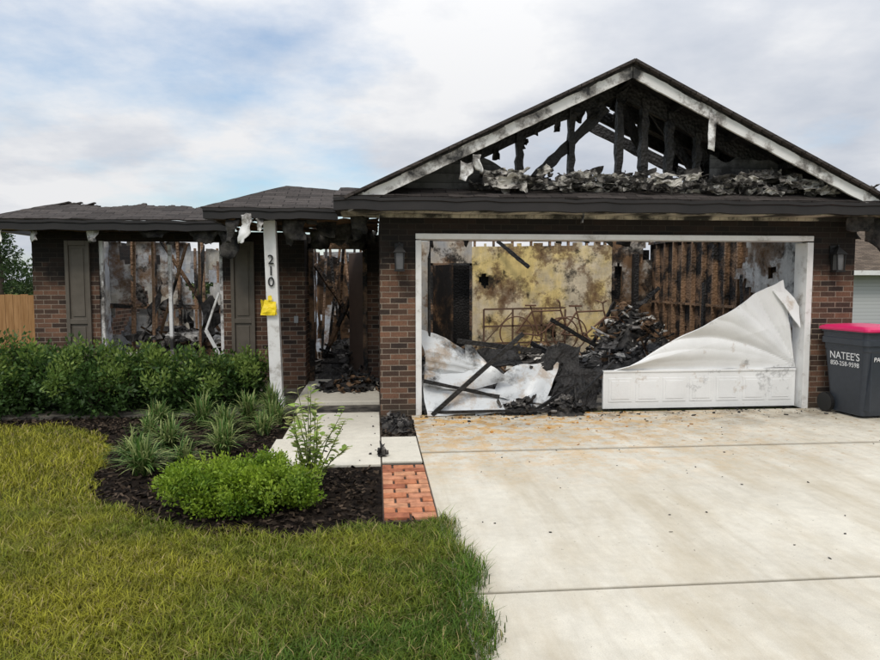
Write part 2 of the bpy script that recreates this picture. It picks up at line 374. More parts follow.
def spirea(name,x,y,rx,ry,rz):
    e=empty(name)
    EL=[(x,y,.06,rx*.8,ry*.8,rz*.75)]+[(x+math.cos(i*2.4)*.95*rx*random.uniform(.2,1),y+math.sin(i*2.4)*.9*ry*random.uniform(.2,1),.05+rz*random.uniform(.1,.9),rx*.22,ry*.28,rz*.36) for i in range(34)]
    leafcloud('leaves',EL,24000,.028,(.05,.12,.008),(.30,.42,.035),e,.35,lumpk=1.6)
    TW=[]
    m=MB()
    for _ in range(60):
        a=random.uniform(0,6.28); r_=random.uniform(.4,1.15); p=Vector((x+math.cos(a)*rx*r_,y+math.sin(a)*ry*r_,.06+rz*random.uniform(.5,1.25)*(1.25-.6*r_)))
        m.tube([(x,y,-.02),(x*.4+p.x*.6,y*.4+p.y*.6,p.z*.6),p],[.006,.003,.0015],5); TW.append((*p,.035,.035,.06))
    m.build('stems',m_plain('stem',(.10,.12,.03)),e)
    leafcloud('sprigs',TW,3500,.026,(.09,.18,.015),(.36,.46,.05),e,.1,.9)
spirea('green_shrub',-.95,4.92,.54,.38,.23)
def liriope(x,y,h=.36,n=170,sp=1):
    V=[];F=[];C=[]
    for i in range(n):
        th=random.uniform(0,6.283); reach=random.uniform(.15,1)*h*1.0*sp; Hh=h*random.uniform(.7,1.15)*(1.1-.5*reach/(h*sp))
        w=random.uniform(.005,.008); bx=x+random.uniform(-.06,.06);by=y+random.uniform(-.06,.06)
        d=Vector((math.cos(th),math.sin(th),0)); sd=Vector((-d.y,d.x,0))*w
        o=len(V); K=6; br=random.uniform(.6,1.3); yl=random.random()<.5
        for k in range(K+1):
            t=k/K; p=Vector((bx,by,-.02))+d*reach*t**1.4+Vector((0,0,1))*Hh*(1.7*t-.95*t*t*(.6+.7*reach/h/sp))
            ww=(1-t**3)*1.0+.05
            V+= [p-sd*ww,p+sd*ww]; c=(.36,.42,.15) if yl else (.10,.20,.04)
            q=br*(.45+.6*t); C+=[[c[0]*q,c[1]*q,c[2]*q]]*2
        for k in range(K): F.append((o+2*k,o+2*k+1,o+2*k+3,o+2*k+2))
    npmesh('liriope_plant',np.array([tuple(v) for v in V]),[np.array(F)],np.array(C),LEAF)
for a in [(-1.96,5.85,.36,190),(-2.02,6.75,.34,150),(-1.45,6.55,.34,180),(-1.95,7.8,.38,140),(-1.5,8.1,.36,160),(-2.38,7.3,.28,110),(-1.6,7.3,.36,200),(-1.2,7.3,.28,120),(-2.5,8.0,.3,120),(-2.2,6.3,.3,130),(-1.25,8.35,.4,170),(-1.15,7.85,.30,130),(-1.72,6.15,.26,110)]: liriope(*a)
# weedy sapling
sp=empty('young_sapling'); m=MB(); LV=[];LF=[];LC=[]
def leaf(p,d,L,W):
    d=Vector(d).normalized(); s_=d.cross(Vector((0,0,1))).normalized(); u=s_.cross(d); o=len(LV)
    pts=[(0,0,0),(.25,.38,.03),(.6,.42,.0),(1,0,-.18),(.6,-.42,0),(.25,-.38,.03),(.5,0,-.05)]
    for a,b,c in pts: LV.append(tuple(p+d*a*L+s_*b*W+u*c*L))
    for q in ((0,1,6),(1,2,6),(2,3,6),(3,4,6),(4,5,6),(5,0,6)): LF.append(tuple(o+i for i in q))
    r=random.uniform(.75,1.2); c=(.26*r,.38*r,.07*r) if random.random()<.6 else (.46*r,.48*r,.20*r); LC.extend([c]*7)
base=Vector((-.52,5.28,-.02))
for i in range(14):
    th=random.uniform(0,6.28); top=base+Vector((math.cos(th)*random.uniform(.08,.30),math.sin(th)*.2,random.uniform(.34,.80)))
    mid=base.lerp(top,.5)+Vector((random.uniform(-.05,.05),0,.06)); m.tube([base,mid,top],[.007,.005,.002],5)
    for k in range(18):
        t=.22+.78*k/17; p=base.lerp(mid,t*2) if t<.5 else mid.lerp(top,t*2-1)
        a=random.uniform(0,6.28); leaf(p,(math.cos(a),math.sin(a),random.uniform(0,.7)),random.uniform(.06,.10),random.uniform(.04,.06))
m.build('stems',m_plain('green_stem',(.14,.16,.05)),sp)
npmesh('leaves',np.array(LV),[np.array(LF)],np.array(LC),LEAF,sp)

# ---------------------------------------------------------------- HOUSE
H=empty('brick_house')
m=MB()
m.box(.05,.48,8.13,8.33,-.05,2.40); m.box(5.47,6.05,8.13,8.33,-.05,2.40); m.box(.48,5.47,8.13,8.33,2.175,2.40)
m.box(.05,.20,8.33,14.1,-.05,2.40); m.box(5.90,6.05,8.33,14.25,-.05,2.40)
m.box(-4.9,-3.99,10.3,10.5,-.05,2.34); m.box(-3.99,-2.24,10.3,10.5,-.05,.40); m.box(-3.99,-2.24,10.3,10.5,2.2,2.34); m.box(-2.24,-1.05,10.3,10.5,-.05,2.34)
m.box(-1.25,-1.05,10.5,10.72,-.05,2.34)
m.box(-1.25,-1.02,10.72,10.9,-.05,2.34); m.box(-.14,.05,10.72,10.9,-.05,2.34); m.box(-1.02,-.14,10.72,10.9,2.2,2.34)
m.box(-4.9,-4.7,10.5,16.5,-.05,2.34); m.build('brick_walls',BR,H)
m=MB()
for i in range(24): x=-4.06+i*.078; m.box(x,x+.07,10.255,10.34,.335,.40)
m.build('window_sill_bricks',BR,H,bevel=.004)
m=MB()
m.box(.475,.545,8.10,8.36,0,2.10); m.box(5.395,5.475,8.10,8.36,0,2.10); m.box(.475,5.475,8.10,8.36,2.115,2.18)
m.build('garage_door_frame',WHT,H,bevel=.005)
m=MB(); m.box(-1.03,-.96,10.70,10.86,.06,2.2); m.box(-.20,-.13,10.70,10.86,.06,2.2); m.box(-1.03,-.13,10.70,10.86,2.12,2.21)
m.build('entry_door_frame',CHB2,H)
m=MB(); m.box(-3.99,-3.94,10.33,10.4,.4,2.2); m.box(-2.29,-2.24,10.33,10.4,.4,2.2); m.box(-3.03,-2.985,10.34,10.40,.4,2.15); m.beam((-2.5,10.3,.9),(-2.28,10.33,.45),.04,.05); m.beam((-2.5,10.32,.9),(-2.3,10.3,1.45),.03,.03)
m.build('window_frame',TRIM,H)
m=MB()
for x0,x1 in((-4.44,-4.10),(-2.12,-1.78)):
    for a,b in((x0,x0+.05),(x1-.05,x1)): m.box(a,b,10.255,10.297,.42,2.2)
    for z in(.42,1.0,2.13): m.box(x0+.05,x1-.05,10.257,10.297,z,z+.07)
    m.box(x0+.05,x1-.05,10.282,10.297,.49,2.13); m.box(x0+.085,x1-.085,10.270,10.283,.53,.96); m.box(x0+.085,x1-.085,10.270,10.283,1.11,2.09)
m.build('shutters',SHUT,H,bevel=.004)
m=MB()
def sag(u): return -.02*math.sin(u*9)-.012*math.sin(u*23)
def gut(x0,x1,y,z0,z1,n):
    for k in range(n):
        a=x0+(x1-x0)*k/n; b=x0+(x1-x0)*(k+1)/n; s0=sag(a)*.35; s1=sag(b)*.35
        vs=[]
        for x,s_ in((a,s0),(b,s1)): vs+=[(x,y,z0+s_),(x,y+.10,z0+s_),(x,y+.10,z1+s_),(x,y-.018,z1+s_),(x,y-.018,z1-.035+s_),(x,y,z1-.045+s_)]
        m.add(vs,[(i,(i+1)%6,6+(i+1)%6,6+i) for i in range(6)]+([(5,4,3,2,1,0)] if k==0 else [])+([(6,7,8,9,10,11)] if k==n-1 else []))
gut(-.46,6.42,7.70,2.41,2.55,40); gut(-2.08,-.462,8.56,2.38,2.505,14); gut(-5.35,-2.082,9.84,2.32,2.455,24)
m.box(6.34,6.42,7.802,8.7,2.41,2.54); m.box(-.46,-.40,7.802,8.66,2.42,2.54); m.box(-2.08,-2.0,8.662,9.9,2.38,2.50); m.box(-5.35,-5.27,9.942,13,2.32,2.45)
m.build('gutters_and_fascia',FAS,H)
m=MB(); m.box(.05,6.34,7.80,8.13,2.405,2.42); m.box(-.40,.05,7.80,8.64,2.405,2.42)
SOF=M('beige_soffit',.6,.3); x,y,z=SOF.xyz(); wv=SOF.math('FRACT',SOF.math('MULTIPLY',x,9)); SOF.col(SOF.mix(SOF.ramp(SOF.noise(1.6,8,.7),[(.44,0),(.56,.95)]),SOF.ramp(wv,[(.0,(.22,.19,.15)),(.12,(.5,.45,.36)),(1,(.5,.45,.36))]),(.015,.014,.013)))
m.build('garage_soffit',SOF.m,H)
m=MB(); m.box(.05,6.05,8.085,8.128,2.365,2.403); m.build('frieze_board',SOF.m,H)
m=MB()
def dropn(sd,th): return lambda u,v: noise.noise(Vector((u*9+sd,v*6,sd)))>th
m.sheet((-2.0,8.64,2.385),(-.40,8.64,2.385),(.04,10.7,2.36),(-2.0,10.3,2.36),30,26,.02,5,3,dropn(1,.42))
m.sheet((-.40,8.64,2.39),(.04,8.64,2.39),(.04,10.7,2.37),(-.4,10.7,2.37),10,26,.02,5,3,dropn(7,.42))
m.sheet((-5.27,9.92,2.33),(-2.0,9.92,2.33),(-2.0,10.3,2.33),(-5.27,10.3,2.33),60,6,.015,5,4,dropn(2,.2))
m.build('burnt_soffit',DRK,H,solid=.01)
m=MB(); m.beam((-1.27,8.85,.0),(-1.33,8.86,2.38),.15,.15,(0,1,0)); m.box(-1.37,-1.18,8.76,8.94,-.02,.12)
post=m.build('porch_post',WHT,H,bevel=.006)
NUM=m_plain('number_black',(.01,.01,.01))
for ch,z in(('2',1.83),('1',1.69),('0',1.55)):
    cu=bpy.data.curves.new('numeral','FONT'); cu.body=ch; cu.size=.17; cu.extrude=.006; cu.align_x='CENTER'
    o=bpy.data.objects.new('house_number_'+ch,cu); S.collection.objects.link(o); o.rotation_euler=(math.pi/2,0,0); o.location=(-1.312,8.765,z-.0); cu.materials.append(NUM); o.parent=H
yt=empty('yellow_tag'); m=MB(); m.sheet((-1.43,8.745,1.20),(-1.245,8.745,1.19),(-1.25,8.75,1.35),(-1.40,8.75,1.385),10,10,.016,9,1); m.sheet((-1.45,8.73,1.18),(-1.28,8.735,1.18),(-1.25,8.73,1.28),(-1.42,8.74,1.30),8,5,.02,9,2)
m.sheet((-1.44,8.75,1.20),(-1.41,8.80,1.2),(-1.41,8.80,1.37),(-1.435,8.75,1.385),3,6,.008,9,2); m.sheet((-1.36,8.74,1.37),(-1.30,8.74,1.37),(-1.31,8.75,1.44),(-1.35,8.75,1.43),3,3,.01,9,3)
m.build('tag_plastic',m_plain('yellow_plastic',(.88,.66,.02),.45),yt,False,.004)
# front roofs
m=MB()
m.sheet((-2.1,8.55,2.505),(-.40,8.55,2.505),(-.45,9.45,2.84),(-1.2,9.5,2.90),30,14,.008,4,5)
m.sheet((-2.1,8.55,2.505),(-1.2,9.5,2.90),(-1.2,10.2,2.88),(-2.1,10.6,2.48),14,14,.008,4,6)
m.sheet((-.46,7.72,2.56),(6.40,7.72,2.56),(6.35,8.12,2.70),(-.40,8.12,2.70),80,6,.012,5,7)
def ldrop(u,v): return v>.66+.22*noise.noise(Vector((u*5,3,1)))+.10*noise.noise(Vector((u*22,3,1)))
m.sheet((-5.38,9.82,2.458),(-2.0,9.82,2.458),(-2.3,11.1,2.86),(-4.4,11.1,2.90),90,40,.02,2.5,8,ldrop)
m.sheet((-5.38,9.82,2.458),(-4.4,11.1,2.90),(-4.2,12,2.90),(-5.38,13,2.45),20,20,.01,3,9,lambda u,v:u>.8+.2*noise.noise(Vector((v*9,1,1))))
m.build('roof_shingles',SH,H,solid=.02)
# gable roof decks
P=(2.95,4.09); sl=.478
def zr(x): return P[1]-sl*abs(x-P[0])
XL,XR=-.30,6.36
m=MB()
m.sheet((P[0],7.72,P[1]),(XR,7.72,zr(XR)),(XR,10.4,zr(XR)),(P[0],10.4,P[1]),70,50,.012,4,1,lambda u,v: v>.68+.28*noise.noise(Vector((u*4,2,1)))+.16*noise.noise(Vector((u*19,2,5)))-.45*max(0,.3-u))
m.sheet((P[0],7.72,P[1]),(XL,7.72,zr(XL)),(XL,9.6,zr(XL)),(P[0],9.6,P[1]),70,36,.012,4,2,lambda u,v: v>.5+.3*noise.noise(Vector((u*4,7,1)))+.16*noise.noise(Vector((u*19,2,8))))
m.build('gable_roof_deck',CH,H,solid=.035)
m=MB()
m.beam((XL-.04,7.70,zr(XL-.04)+.02),(P[0],7.70,P[1]+.03),.10,.03); m.beam((P[0],7.70,P[1]+.03),(XR+.02,7.70,zr(XR+.02)+.02),.10,.03)
m.build('shingle_edge',SH,H)
m=MB()
def rake(x0,x1,n):
    vs=[];fs=[]
    for i in range(n+1):
        x=x0+(x1-x0)*i/n; w=.135+.008*noise.noise(Vector((x*7,3,0))); j=.010*noise.noise(Vector((x*4,0,0)))
        z=zr(x)-.012
        for yy_,zz in((7.725,z),(7.725,z-w),(7.755,z-w),(7.755,z)): vs.append((x,yy_+j,zz))
    for i in range(n):
        for k in range(4): fs.append((i*4+k,i*4+(k+1)%4,i*4+4+(k+1)%4,i*4+4+k))
    fs+=[(0,1,2,3),(n*4,n*4+1,n*4+2,n*4+3)]
    m.add(vs,fs)
rake(XL,P[0]-.005,60); rake(P[0]+.005,XR,60)
m.build('rake_boards',TRIM,H)
# gable truss (charred)
m=MB(); T=8.17
def st(x,z1,w=.045,z0=2.62,y=T): m.beam((x,y,z0),(x+random.uniform(-.02,.02),y,z1),w,w*1.4,seg=12,jit=.35)
m.beam((-.1,T,zr(-.1)-.13),(P[0],T,P[1]-.14),.06,.17,seg=20,jit=.2); m.beam((P[0],T,P[1]-.14),(6.1,T,zr(6.1)-.13),.06,.22,seg=20,jit=.2)
m.beam((-.1,T,2.66),(6.1,T,2.66),.05,.14,seg=20,jit=.2)
for x,w in((1.72,.10),(2.36,.09),(2.95,.09),(3.27,.105),(3.59,.095),(3.94,.085)): st(x,zr(x)-.12,w)
m.beam((1.92,T+.03,2.85),(2.80,T+.03,3.72),.05,.14,seg=12,jit=.25)
m.beam((3.35,T+.2,3.85),(4.15,T+.25,2.85),.05,.11,seg=10,jit=.25)
m.beam((3.0,T+.1,3.8),(3.4,T+.3,3.2),.05,.14,seg=8,jit=.25)
for y in(8.7,9.25,9.8):
    m.beam((3.05,y,3.9),(6.15,y,zr(6.15)-.12),.05,.17,seg=16,jit=.2)
m.beam((4.1,8.7,2.62),(6.1,8.7,2.60),.05,.12,seg=16,jit=.25)
for x in (4.2,4.45,4.75,5.1,5.5): st(x,zr(x)-.1,.08,y=8.7)
m.beam((P[0],7.8,P[1]-.1),(P[0],9.2,P[1]-.12),.05,.15,seg=8,jit=.2)
for x in(3.6,4.3,5.0,5.7): m.beam((x,7.78,zr(x)-.09),(x,8.9,zr(x)-.09),.04,.08)
m.build('charred_gable_truss',CH,H)
# hanging burnt sheathing scraps inside the gable
m=MB()
for i in range(26):
    x=random.uniform(3.9,5.6); y=random.uniform(8.2,9.4); z=zr(x)-.1; w=random.uniform(.1,.35); L=random.uniform(.15,.55)*min(1,(z-2.7)*1.4)
    m.sheet((x,y,z),(x+w,y,z-w*.45),(x+w*.7,y-.05,z-L-w*.4),(x+w*.1,y+.03,z-L*.8),6,7,.07,6,i)
for i in range(10):
    x=random.uniform(1.2,2.9); y=random.uniform(8.0,8.3); z=zr(x)-.18; w=random.uniform(.06,.16); L=random.uniform(.05,.16)
    m.sheet((x,y,z),(x+w,y,z+w*.3),(x+w*.7,y-.03,z-L),(x+w*.1,y+.03,z-L*.8),5,5,.05,6,i+40)
m.build('hanging_sheathing',CH,H,False,.01)
m=MB()
def jag(x0,x1,z0,zf,n):
    pts=[(x0,z0),(x1,z0)]
    for i in range(n+1):
        x=x1+(x0-x1)*i/n; pts.append((x,min(zf+.10*noise.noise(Vector((x*5,1,2)))+.05*noise.noise(Vector((x*17,1,2))),zr(x)-.06)))
    return pts
m.poly(jag(-.15,1.5,2.6,3.02,24),8.125,.02); m.poly(jag(1.5,4.1,2.6,2.82,50),8.125,.02); m.poly(jag(4.1,6.15,2.6,3.12,30),8.125,.02)
SID=M('scorched_siding',.7,.3); x,y,z=SID.xyz()
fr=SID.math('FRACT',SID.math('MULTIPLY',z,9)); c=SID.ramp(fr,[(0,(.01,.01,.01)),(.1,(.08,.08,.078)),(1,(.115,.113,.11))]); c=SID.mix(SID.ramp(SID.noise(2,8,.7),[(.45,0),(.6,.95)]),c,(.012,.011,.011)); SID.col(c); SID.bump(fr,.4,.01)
m.build('gable_siding',SID.m,H)
m=MB(); m2=MB(); m3=MB()
for i in range(280):
    x=random.uniform(1.1,6.0); b=random.choice((m,m,m2,m2,m3)); z=2.68+random.random()**1.3*min(.20,max(.03,zr(x)-2.92)); y=random.uniform(7.86,8.11)
    w=random.uniform(.05,.34); h=random.uniform(.015,.07); t=random.uniform(-.06,.06)
    b.sheet((x,y,z),(x+w,y,z+t),(x+w,y+random.uniform(-.06,.04),z+h+t),(x,y+random.uniform(-.06,.04),z+h),7,4,.045,11,i)
for i in range(30):
    x=random.uniform(1.2,5.6); z=2.71+random.random()*.15; m3.beam((x,random.uniform(7.9,8.1),z),(x+random.uniform(.15,.6),random.uniform(7.9,8.1),z+random.uniform(-.04,.05)),.012,.035,seg=5,jit=.3)
m2.sheet((5.0,7.84,2.72),(5.5,7.84,2.70),(5.45,7.92,2.84),(5.02,7.92,2.90),10,6,.06,7,400); m2.sheet((1.25,7.84,2.70),(1.75,7.82,2.66),(1.7,7.92,2.84),(1.28,7.92,2.88),10,6,.06,7,401)
m.build('burnt_insulation',INS,H,False,.004); m2.build('ash_paper',ASH,H,False,.004); m3.build('charred_scraps',DEB,H,False,.004)
# hanging scraps from eaves
m=MB(); m2=MB()
def hang(b,x,y,z,w,L,i,amp=.06): b.sheet((x,y,z),(x+w,y,z),(x+w*.8+random.uniform(-.05,.05),y-.05,z-L),(x+w*.1,y+.02,z-L*random.uniform(.7,1)),6,9,amp,5,i)
hang(m,-1.66,8.55,2.42,.15,.36,1); hang(m2,-1.80,8.62,2.40,.14,.34,2); hang(m,-1.47,8.60,2.40,.10,.2,3)
hang(m2,-1.15,8.9,2.38,.2,.3,4); hang(m2,-.75,9.0,2.38,.25,.18,5); hang(m2,-.3,8.4,2.4,.2,.22,6); hang(m2,-.95,10.2,2.38,.3,.3,46); hang(m2,-.4,10.2,2.38,.3,.35,47); hang(m2,-.15,10.3,2.38,.18,.25,48)
for i in range(14): hang(m2,random.uniform(-1.2,-.15),random.uniform(8.7,10.1),2.39,random.uniform(.08,.3),random.uniform(.08,.30),60+i)
hang(m,-3.98,9.95,2.33,.14,.18,7); hang(m2,-3.3,9.95,2.33,.4,.12,8); hang(m2,-2.6,9.95,2.33,.4,.22,9); hang(m,-4.75,9.95,2.33,.12,.16,10); hang(m2,-2.2,9.9,2.33,.3,.4,22); hang(m,-5.2,9.9,2.35,.1,.2,23)
hang(m,.95,7.70,2.98,.14,.26,11); hang(m,1.1,7.72,3.04,.08,.20,12)
m.sheet((3.86,7.70,3.56),(3.95,7.70,3.52),(3.90,7.66,3.12),(3.83,7.66,3.14),3,7,.02,4,13)
hang(m2,5.75,7.9,2.42,.4,.2,14); hang(m2,6.1,8.0,2.42,.25,.45,15); hang(m2,6.05,8.3,2.42,.2,.3,16); hang(m,2.4,7.8,2.41,.03,.12,17,.02)
for i in range(16): hang(m2,random.uniform(.8,5.6),random.uniform(8.4,9.5),2.5,random.uniform(.08,.3),random.uniform(.3,.42),30+i)
m.build('hanging_trim_scraps',TRIM,H,True,.008); m2.build('hanging_charred_scraps',DEB,H,True,.008)
def lantern(x,y,z):
    l=empty('lantern'); l.parent=H; m=MB()
    m.box(x-.05,x+.05,y-.02,y,z-.02,z+.14); m.beam((x,y-.02,z+.1),(x,y-.11,z+.14),.02,.02)
    for dx,dy in((-.055,-.165),(.055,-.165),(-.055,-.055),(.055,-.055)): m.beam((x+dx*.8,y+dy,z-.17),(x+dx,y+dy,z+.03),.012,.012)
    m.box(x-.06,x+.06,y-.17,y-.05,z-.19,z-.17)
    m.add([(x-.075,y-.185,z+.03),(x+.075,y-.185,z+.03),(x+.075,y-.035,z+.03),(x-.075,y-.035,z+.03),(x,y-.11,z+.13)],[(0,3,2,1),(0,1,4),(1,2,4),(2,3,4),(3,0,4)])
    m.build('lantern_body',NUM,l)
    m=MB(); m.box(x-.042,x+.042,y-.15,y-.07,z-.165,z+.025); m.build('lantern_glass',m_plain('sooty_glass',(.10,.10,.10),.15,.6),l)
lantern(.28,8.13,1.92); lantern(5.75,8.13,1.92)
m=MB(); m.box(-1.21,-1.15,10.25,10.298,1.0,1.1); m.build('doorbell_box',m_plain('grey_box',(.3,.3,.3)),H)

# ---------------- interior
m=MB(); m.box(-4.7,5.9,8.34,16.4,-.06,.012); m.build('floor_slab',FLO,H)
m=MB()
m.sheet((2.0,14.1,0),(5.0,14.1,0),(5.0,14.1,2.52),(2.0,14.1,2.46),60,40,.012,3,1,lambda u,v: v>.96+.06*noise.noise(Vector((u*14,1,1))) or noise.noise(Vector((u*6,v*4.5,9)))>.60)
m.build('garage_back_wall',YEL,H,solid=.015)
m=MB(); m.sheet((5.0,14.09,0),(5.9,14.09,0),(5.9,14.09,2.52),(5.0,14.09,2.5),16,40,.012,3,6,lambda u,v: noise.noise(Vector((u*3,v*6.5,4)))>.35)
m.build('garage_back_wall_corner',m_drywall('brown_scorched_drywall',(.32,.26,.20),(.44,.40,.35),.47,.55),H,solid=.015)
m=MB(); m.sheet((.2,14.11,0),(1.08,14.11,0),(1.08,14.11,2.45),(.2,14.11,2.45),10,20,.01,3,2); m.box(1.08,2.0,14.10,14.12,1.98,2.45)
m.build('garage_back_wall_grey',m_drywall('peeled_drywall',(.52,.45,.36),(.38,.38,.38),.54,.62),H,solid=.01)
m=MB()
for x in list(np.arange(.2,1.0,.4))+list(np.arange(2.05,5.9,.4)): m.box(x,x+.04,14.14,14.23,0,2.5)
m.box(.2,5.9,14.13,14.24,2.46,2.5)
for y in np.arange(8.5,14.1,.4): m.beam((5.84,y,0),(5.84,y,2.42),.045,.09,(1,0,0),6,.12)
m.beam((5.84,8.4,2.42),(5.84,14.1,2.42),.09,.05); m.beam((5.83,8.6,1.2),(5.83,14.0,1.2),.05,.04)
m.build('stud_framing',CHB,H)
m=MB(); m.box(.9,2.2,14.6,14.63,0,2.0); m.box(5.4,5.5,13.85,14.0,0,2.2); m.box(2.0,5.9,14.30,14.33,0,2.3)
m.build('dark_doorway',CH,H)
m=MB(); m.box(1.12,1.18,14.06,14.10,0,2.0); m.box(1.95,2.0,14.06,14.10,0,2.0); m.box(1.12,2.0,14.06,14.10,1.95,2.0); m.build('inner_door_frame',CHB2,H)
m=MB(); m.beam((1.2,14.0,1.0),(1.5,13.3,1.0),.04,1.9); m.build('inner_door',m_drywall('sooty_door',(.22,.22,.22),(.10,.095,.09),.40,.48),H)
m=MB(); m.sheet((5.78,8.4,0.2),(5.78,10.7,.4),(5.78,10.4,2.35),(5.78,8.4,2.42),26,26,.03,3,5,lambda u,v: u>.85+.3*noise.noise(Vector((v*5,1,1))) or noise.noise(Vector((u*4,v*5,2)))>.45)
m.build('side_drywall_remnant',m_drywall('pale_sooty_drywall',(.66,.64,.61),(.45,.41,.36),.52,.62),H,solid=.012)
m=MB(); m.sheet((5.88,8.4,0),(5.88,14.1,0),(5.88,14.1,2.3),(5.88,8.4,2.38),50,24,.005,3,5,lambda u,v: noise.noise(Vector((u*9,v*3,2)))>.55)
m.build('side_sheathing',CHB2,H)
m=MB()
for a,b in (((5.8,9.3,2.42),(4.6,11.5,2.36)),((4.7,13.4,.6),(5.5,12.8,1.5)),((3.4,9.2,.05),(2.3,9.9,.7)),((5.5,11,.1),(5.7,11.4,1.6)),((4.2,13.3,.1),(4.9,13.6,1.2)),((3.3,12.6,.9),(4.4,12.9,.3)),((5.3,9.3,.3),(5.7,10.2,1.7)),((2.5,13.9,2.45),(3.1,13.6,1.9))):
    m.beam(a,b,.05,.09,seg=12,jit=.3)
m.tube([(.66,8.4,.1),(.66,8.4,1.9),(.7,8.6,2.15),(.8,9.6,2.1)],.02,6)
m.build('fallen_rafters',CH,H)
m=MB()
for x in np.arange(-4.6,-1.2,.41): m.beam((x,12.2,0),(x+random.uniform(-.04,.04),12.2,2.35),.045,.09,(0,1,0),6,.2)
for x in np.arange(-4.6,-1.3,.45): m.beam((x,14.5,0),(x,14.5,2.3),.045,.09,(0,1,0),6,.2)
m.beam((-4.6,12.2,2.35),(-1.2,12.2,2.3),.09,.06); m.beam((-4.6,12.2,1.2),(-2.0,12.2,1.15),.05,.08)
m.beam((-3.4,11.2,2.3),(-2.4,12.0,.3),.04,.06,seg=8,jit=.2); m.beam((-2.9,10.9,2.2),(-3.6,11.5,.5),.03,.05,seg=8,jit=.2)
for x in(-3.75,-3.45,-2.75,-2.42): m.beam((x,10.95,.1),(x+random.uniform(-.05,.05),10.95,2.25),.04,.05,(0,1,0),8,.3)
m.build('interior_studs',CHB,H)
m=MB()
for i in range(8):
    x=-1.05+i*.14; m.beam((x,random.uniform(11.6,14),0),(x+random.uniform(-.35,.35),random.uniform(11.6,14),2.3),.05,.08,seg=8,jit=.25)
m.beam((-1.0,11.5,1.9),(-.2,12.2,.6),.05,.08,seg=8,jit=.25); m.beam((-.9,11.8,.3),(-.3,11.3,1.6),.05,.08,seg=8,jit=.25)
m.build('hall_studs',CHB2,H)
m=MB()
m.sheet((-4.6,12.28,0),(-3.2,12.28,0),(-3.2,12.28,2.3),(-4.6,12.28,2.3),30,30,.03,3,1,lambda u,v: noise.noise(Vector((u*4,v*5,3)))>.16)
m.sheet((-4.6,10.55,.2),(-4.55,12.2,.2),(-4.55,12.2,2.3),(-4.6,10.55,2.3),20,20,.03,3,2)
m.sheet((-2.95,12.30,.0),(-1.3,12.30,.0),(-1.3,12.30,1.9),(-2.95,12.30,2.2),30,30,.04,3,5,lambda u,v: noise.noise(Vector((u*4,v*5,7)))>.08)
m.build('interior_drywall',GRY,H,solid=.012)
m=MB(); m.sheet((-4.7,15.8,0),(.2,15.8,0),(.2,15.8,2.3),(-4.7,15.8,2.3),60,30,.02,3,8,lambda u,v: noise.noise(Vector((u*9,v*4,7)))>.35)
m.build('rear_wall',BLU,H,solid=.012)
m=MB(); m.sheet((-1.2,14.3,0),(.15,14.3,0),(.15,14.3,1.9),(-1.2,14.3,2.2),30,30,.03,3,8,lambda u,v: noise.noise(Vector((u*4,v*5,17)))>.15)
m.sheet((-1.22,10.9,0),(-1.22,14.2,0),(-1.22,14.2,2.3),(-1.22,10.9,2.3),20,20,.03,3,8,lambda u,v: noise.noise(Vector((u*4,v*5,27)))>.3)
m.build('hall_walls',DRK,H,solid=.012)
m=MB(); m.beam((-.18,10.9,1.07),(-.42,11.35,1.07),.045,2.02); m.build('open_entry_door',m_plain('door_brown',(.09,.06,.045),.6),H,bevel=.01)
m=MB();m2=MB();m3=MB()
for i in range(75):
    x=random.uniform(-3.95,-2.3); b=random.choice((m,m2,m3)); b.sheet((x,random.uniform(10.7,12),random.uniform(.4,2.2)),(x+random.uniform(.05,.3),random.uniform(10.7,12),random.uniform(.4,2.2)),(x+random.uniform(.1,.3),11.4,random.uniform(.6,2)),(x,11.4,random.uniform(.6,2)),5,5,.1,5,i) if i<7 else b.shard((x,random.uniform(10.6,12),random.uniform(.1,.85)),random.uniform(.1,.32),.6)
m.build('room_debris_light',INS,H); m2.build('room_debris_dark',DEB,H); m3.build('room_debris_white',ASH,H)

# ---------------- garage door (collapsed)
G=empty('collapsed_garage_door')
m=MB(); y0=8.22
m.box(2.83,5.37,y0,y0+.04,.015,.50)
for i in range(7):
    x0=2.90+i*.352; m.box(x0,x0+.30,y0-.006,y0+.001,.10,.40); m.box(x0+.035,x0+.265,y0-.011,y0-.005,.135,.365)
m.box(2.83,5.37,y0-.012,y0+.001,.475,.50)
m.build('lower_section',DOORW,G,bevel=.006)
m=MB()
def fold(u,v,p):
    ang=math.atan2(v*1.05+.02,(1.02-u)*2.3)
    ridge=.07*abs(math.sin(ang*5+.5))*min(1,v*2)+.016*abs(math.sin(ang*17))*v+.10*v*math.sin(u*3.1)
    return p+Vector((0,-ridge+.02,.012*math.sin(u*9)*v+.03*math.sin(u*math.pi)*v))
m.sheet((2.98,8.24,.50),(5.38,8.24,.50),(5.16,8.30,1.62),(3.25,8.22,.60),90,46,.02,1.5,3,fn=fold)
m.sheet((5.02,8.20,1.50),(5.16,8.30,1.62),(5.37,8.20,1.30),(5.34,8.12,1.02),10,10,.02,3,6)
m.build('twisted_upper_section',DOORW,G,False,.012)
m=MB()
def curl(u,v,p): return p+Vector((.02*math.sin(v*5),-.08*math.sin(v*3.1)+.012*abs(math.sin(v*16)),-.12*u*u*v))
m.sheet((.57,8.30,.46),(1.10,8.36,.40),(1.16,8.42,.86),(.57,8.38,1.02),24,24,.03,2.5,3,fn=curl)
m.sheet((1.05,8.34,.42),(1.45,8.40,.36),(1.40,8.46,.74),(1.12,8.42,.86),14,14,.06,3,13,fn=curl)
